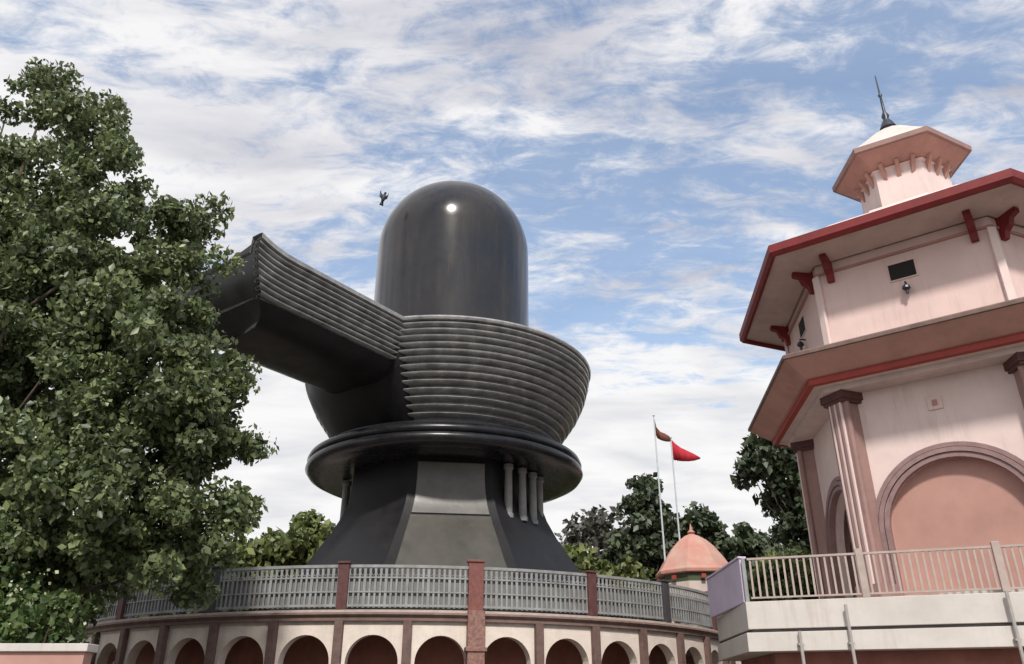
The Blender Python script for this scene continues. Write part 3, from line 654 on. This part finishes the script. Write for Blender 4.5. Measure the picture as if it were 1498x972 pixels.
# ------------------------------------------------------------------ trees
tree('big_tree', 'huge leafy green tree filling the left side', (-12.2, 16.0, 0), 11.5, 0.42,
     [(-13.5, 16, 12.2, 2.8, 2.2, 2.2), (-10.6, 16, 12.3, 2.1, 2.0, 1.9), (-8.9, 15.6, 10.4, 1.9, 2.0, 1.7), (-12.5, 15.5, 9.6, 3.6, 2.4, 2.8), (-7.9, 15.2, 8.2, 1.55, 2.0, 1.8), (-11.0, 15, 7.2, 3.6, 2.4, 2.4),
      (-6.9, 15.2, 6.9, 1.5, 1.8, 1.5), (-8.4, 15, 5.4, 2.4, 2.0, 1.7), (-12.4, 15.4, 4.8, 3.6, 2.2, 2.3), (-6.3, 15.4, 4.7, 1.2, 1.4, 0.8), (-10.6, 15.8, 14.9, 1.0, 1.1, 1.2), (-7.2, 15.4, 11.9, 0.7, 0.9, 0.7), (-12.0, 15.8, 15.8, 0.6, 0.8, 0.9),
      (-13.4, 15.8, 15.0, 0.8, 0.8, 0.9), (-6.8, 15.4, 10.3, 0.6, 0.8, 0.7), (-9.2, 15.8, 13.8, 0.6, 0.7, 0.6), (-14.5, 16, 7.5, 2.6, 2.2, 3.2), (-8.6, 15.6, 4.0, 2.2, 1.5, 1.0), (-6.2, 15.4, 4.1, 1.3, 1.2, 0.6), (-6.15, 15.2, 7.9, 0.85, 0.9, 0.75), (-6.7, 15.2, 7.0, 0.9, 1.0, 0.9), (-5.7, 15.2, 6.3, 0.7, 1.0, 0.7), (-5.7, 15.2, 5.0, 0.7, 0.8, 0.4), (-6.2, 15.1, 6.9, 0.8, 1.0, 0.7)],
     1400, 190, 0.44, 0.086, 'leaf_main', limbs=150, shell=0.62, lean=(0.8, -0.2))
# low shrubs behind the boundary wall
def shrub(name, label, base, r, h, nl, leaf, lm, flowers=0, group=None):
    t = thing(name, label, 'shrub', group, loc=base)
    Cc, P, O = crown_points([(0, 0, h * 0.55, r, r * 0.8, h * 0.5)], int(nl / 60), 60, 0.35, 0.5)
    m = MB()
    for i in range(0, min(len(Cc), 24)):
        c = Vector(Cc[i]); m.tube([(rng.normal() * 0.1, rng.normal() * 0.1, 0), (c.x * 0.5, c.y * 0.5, c.z * 0.6), tuple(c)], [0.035, 0.025, 0.008], 5)
    m.build('stem', 'bark', t); P[:, 2] = np.maximum(P[:, 2], 0.05)
    leaf_mesh('foliage', P, leaf, lm, t, outward=O)
    if flowers:
        d = rng.normal(size=(flowers, 3)); d[:, 1] = -abs(d[:, 1]); d /= np.linalg.norm(d, axis=1)[:, None]
        leaf_mesh('flowers', d * np.array([r, r * 0.85, h * 0.5]) * 1.04 + np.array([0, 0, h * 0.56]), leaf * 0.6, 'flower_pale', t, aspect=1.0)['kind'] = 'stuff'
    return t
shrub('bright_shrub', 'bright green shrub behind the pink boundary wall, at the photo edge', (-9.5, 14.4, 0), 1.05, 5.3, 9000, 0.085, 'leaf_fresh')
shrub('flowering_shrub', 'green shrub dotted with pale flowers behind the pink wall', (-7.9, 14.0, 0), 1.0, 3.45, 8000, 0.08, 'leaf_fresh', flowers=260)
BG = 'trees beyond the platform'
tree('light_green_tree', 'pale yellow-green tree between big tree and black monument', (-12.2, 44, 0), 9, 0.25,
     [(-12.6, 44, 8.6, 2.6, 2.2, 1.7), (-10.4, 44, 9.6, 1.9, 2, 1.6), (-14.5, 44, 7.6, 2.4, 2, 2.2), (-9.4, 44, 8.4, 1.6, 1.8, 1.8)], 170, 80, 0.8, 0.26, 'leaf_light', BG)
tree('dark_bushy_tree', 'dark bushy tree low behind the left end of the railing', (-19.5, 43, 0), 8, 0.3,
     [(-19.5, 43, 7.2, 3.6, 2.4, 2.6), (-15.6, 43, 6.8, 2.8, 2.2, 2.0), (-23, 43, 7.6, 3, 2.2, 2.8)], 190, 80, 0.9, 0.28, 'leaf_dark', BG)
tree('thin_tree', 'thin grey tree with sparse leaves just right of the monument', (5.3, 46, 0), 10.5, 0.16,
     [(5.0, 46, 10.6, 2.2, 1.8, 1.4), (6.0, 46, 9.3, 1.6, 1.5, 1.2)], 90, 26, 0.7, 0.22, 'leaf_grey', BG, limbs=60)
tree('low_tree', 'low green tree behind railing, below the thin grey tree', (4.6, 42, 0), 6.5, 0.2,
     [(3.2, 42, 7.5, 1.7, 1.6, 1.5), (5.0, 42, 7.0, 1.5, 1.6, 1.3), (6.2, 42, 6.9, 1.3, 1.4, 1.2), (1.8, 42, 7.6, 1.6, 1.5, 1.4)], 120, 80, 0.7, 0.24, 'leaf_light', BG)
tree('pointed_tree', 'pointed dark evergreen tree left of the flagpoles', (7.1, 43, 0), 12, 0.22,
     [(7.2, 43, 12.3, 0.8, 0.8, 0.9), (7.1, 43, 11.2, 1.35, 1.2, 1.0), (7.1, 43, 10.0, 1.7, 1.5, 1.0), (7.0, 43, 8.6, 2.1, 1.7, 1.1), (7.2, 43, 7.2, 2.4, 1.8, 1.3), (6.6, 43, 6.0, 2.2, 1.8, 1.3)], 190, 90, 0.6, 0.22, 'leaf_dark', BG)
tree('round_tree', 'rounded dark tree just behind the coral shrine roof', (10.6, 45, 0), 9, 0.25,
     [(10.4, 45, 9.9, 1.9, 1.8, 1.7), (12.4, 45, 9.0, 2.0, 1.8, 1.6), (9.3, 45, 9.4, 1.4, 1.5, 1.5), (11.5, 45, 7.4, 2.8, 1.8, 1.7), (14.0, 45, 8.4, 1.8, 1.8, 1.8)], 190, 90, 0.75, 0.25, 'leaf_dark', BG)
tree('tall_tree', 'tall dark tree beside the left columns of the pink hall', (12.6, 35, 0), 12.5, 0.26,
     [(12.2, 35, 12.4, 1.5, 1.5, 1.5), (12.6, 35, 10.7, 1.7, 1.6, 1.5), (12.0, 35, 9.4, 1.4, 1.4, 1.2), (13.1, 35, 8.3, 1.4, 1.5, 1.6), (11.0, 35, 11.2, 0.9, 1, 0.8), (12.6, 35, 6.6, 1.4, 1.4, 1.3)], 150, 80, 0.6, 0.2, 'leaf_dark', BG, limbs=50)
tree('yellow_green_bush', 'yellow-green bushy tree behind the left balcony bars', (10.6, 31, 0), 5, 0.15,
     [(10.4, 31, 6.1, 1.3, 1.2, 0.95), (9.3, 31, 5.6, 0.9, 1.0, 0.9), (11.2, 31, 5.6, 0.9, 1.0, 1.0), (10.2, 31, 4.6, 1.4, 1.1, 1.1)], 90, 90, 0.5, 0.17, 'leaf_light', BG)

# ------------------------------------------------------------------ bird
m = MB(); bz = Vector((0, 0, 0))
def ell(c, r, n=10, k=8):
    rings = []
    for i in range(1, k):
        t = pi * i / k; rings.append([(c[0] + r[0] * sin(t) * cos(2 * pi * j / n), c[1] + r[1] * sin(t) * sin(2 * pi * j / n), c[2] + r[2] * cos(t)) for j in range(n)])
    m.loft(rings)
ell((0, 0, 0), (0.09, 0.11, 0.20)); ell((0.02, -0.03, 0.22), (0.055, 0.06, 0.07))
m.loft([[(0.02, -0.07, 0.24), (0.04, -0.07, 0.24), (0.03, -0.07, 0.22)], [(0.03, -0.16, 0.235)] * 3], caps=False)
for sg in (-1, 1):
    m.loft([[(sg * 0.05, 0.0, 0.12), (sg * 0.05, 0.05, 0.1), (sg * 0.05, 0.04, -0.08), (sg * 0.05, 0.0, -0.08)], [(sg * 0.16, 0.06, 0.26), (sg * 0.16, 0.08, 0.25), (sg * 0.17, 0.08, 0.06), (sg * 0.16, 0.06, 0.06)], [(sg * 0.15, 0.14, 0.42), (sg * 0.15, 0.15, 0.41), (sg * 0.19, 0.16, 0.33), (sg * 0.185, 0.15, 0.32)]])
m.loft([[(-0.05, 0.03, -0.14), (0.05, 0.03, -0.14), (0.05, 0.05, -0.14), (-0.05, 0.05, -0.14)], [(-0.09, 0.06, -0.34), (0.09, 0.06, -0.34), (0.09, 0.07, -0.34), (-0.09, 0.07, -0.34)]])
o = m.build('bird', 'bird_dark', None, smooth='all'); o.location = (-5.4, 28.0, EYE + 19.4); o.rotation_euler = (0.1, 0.15, 0.4)
tag(o, 'small dark bird in flight left of the rounded stone top', 'bird')
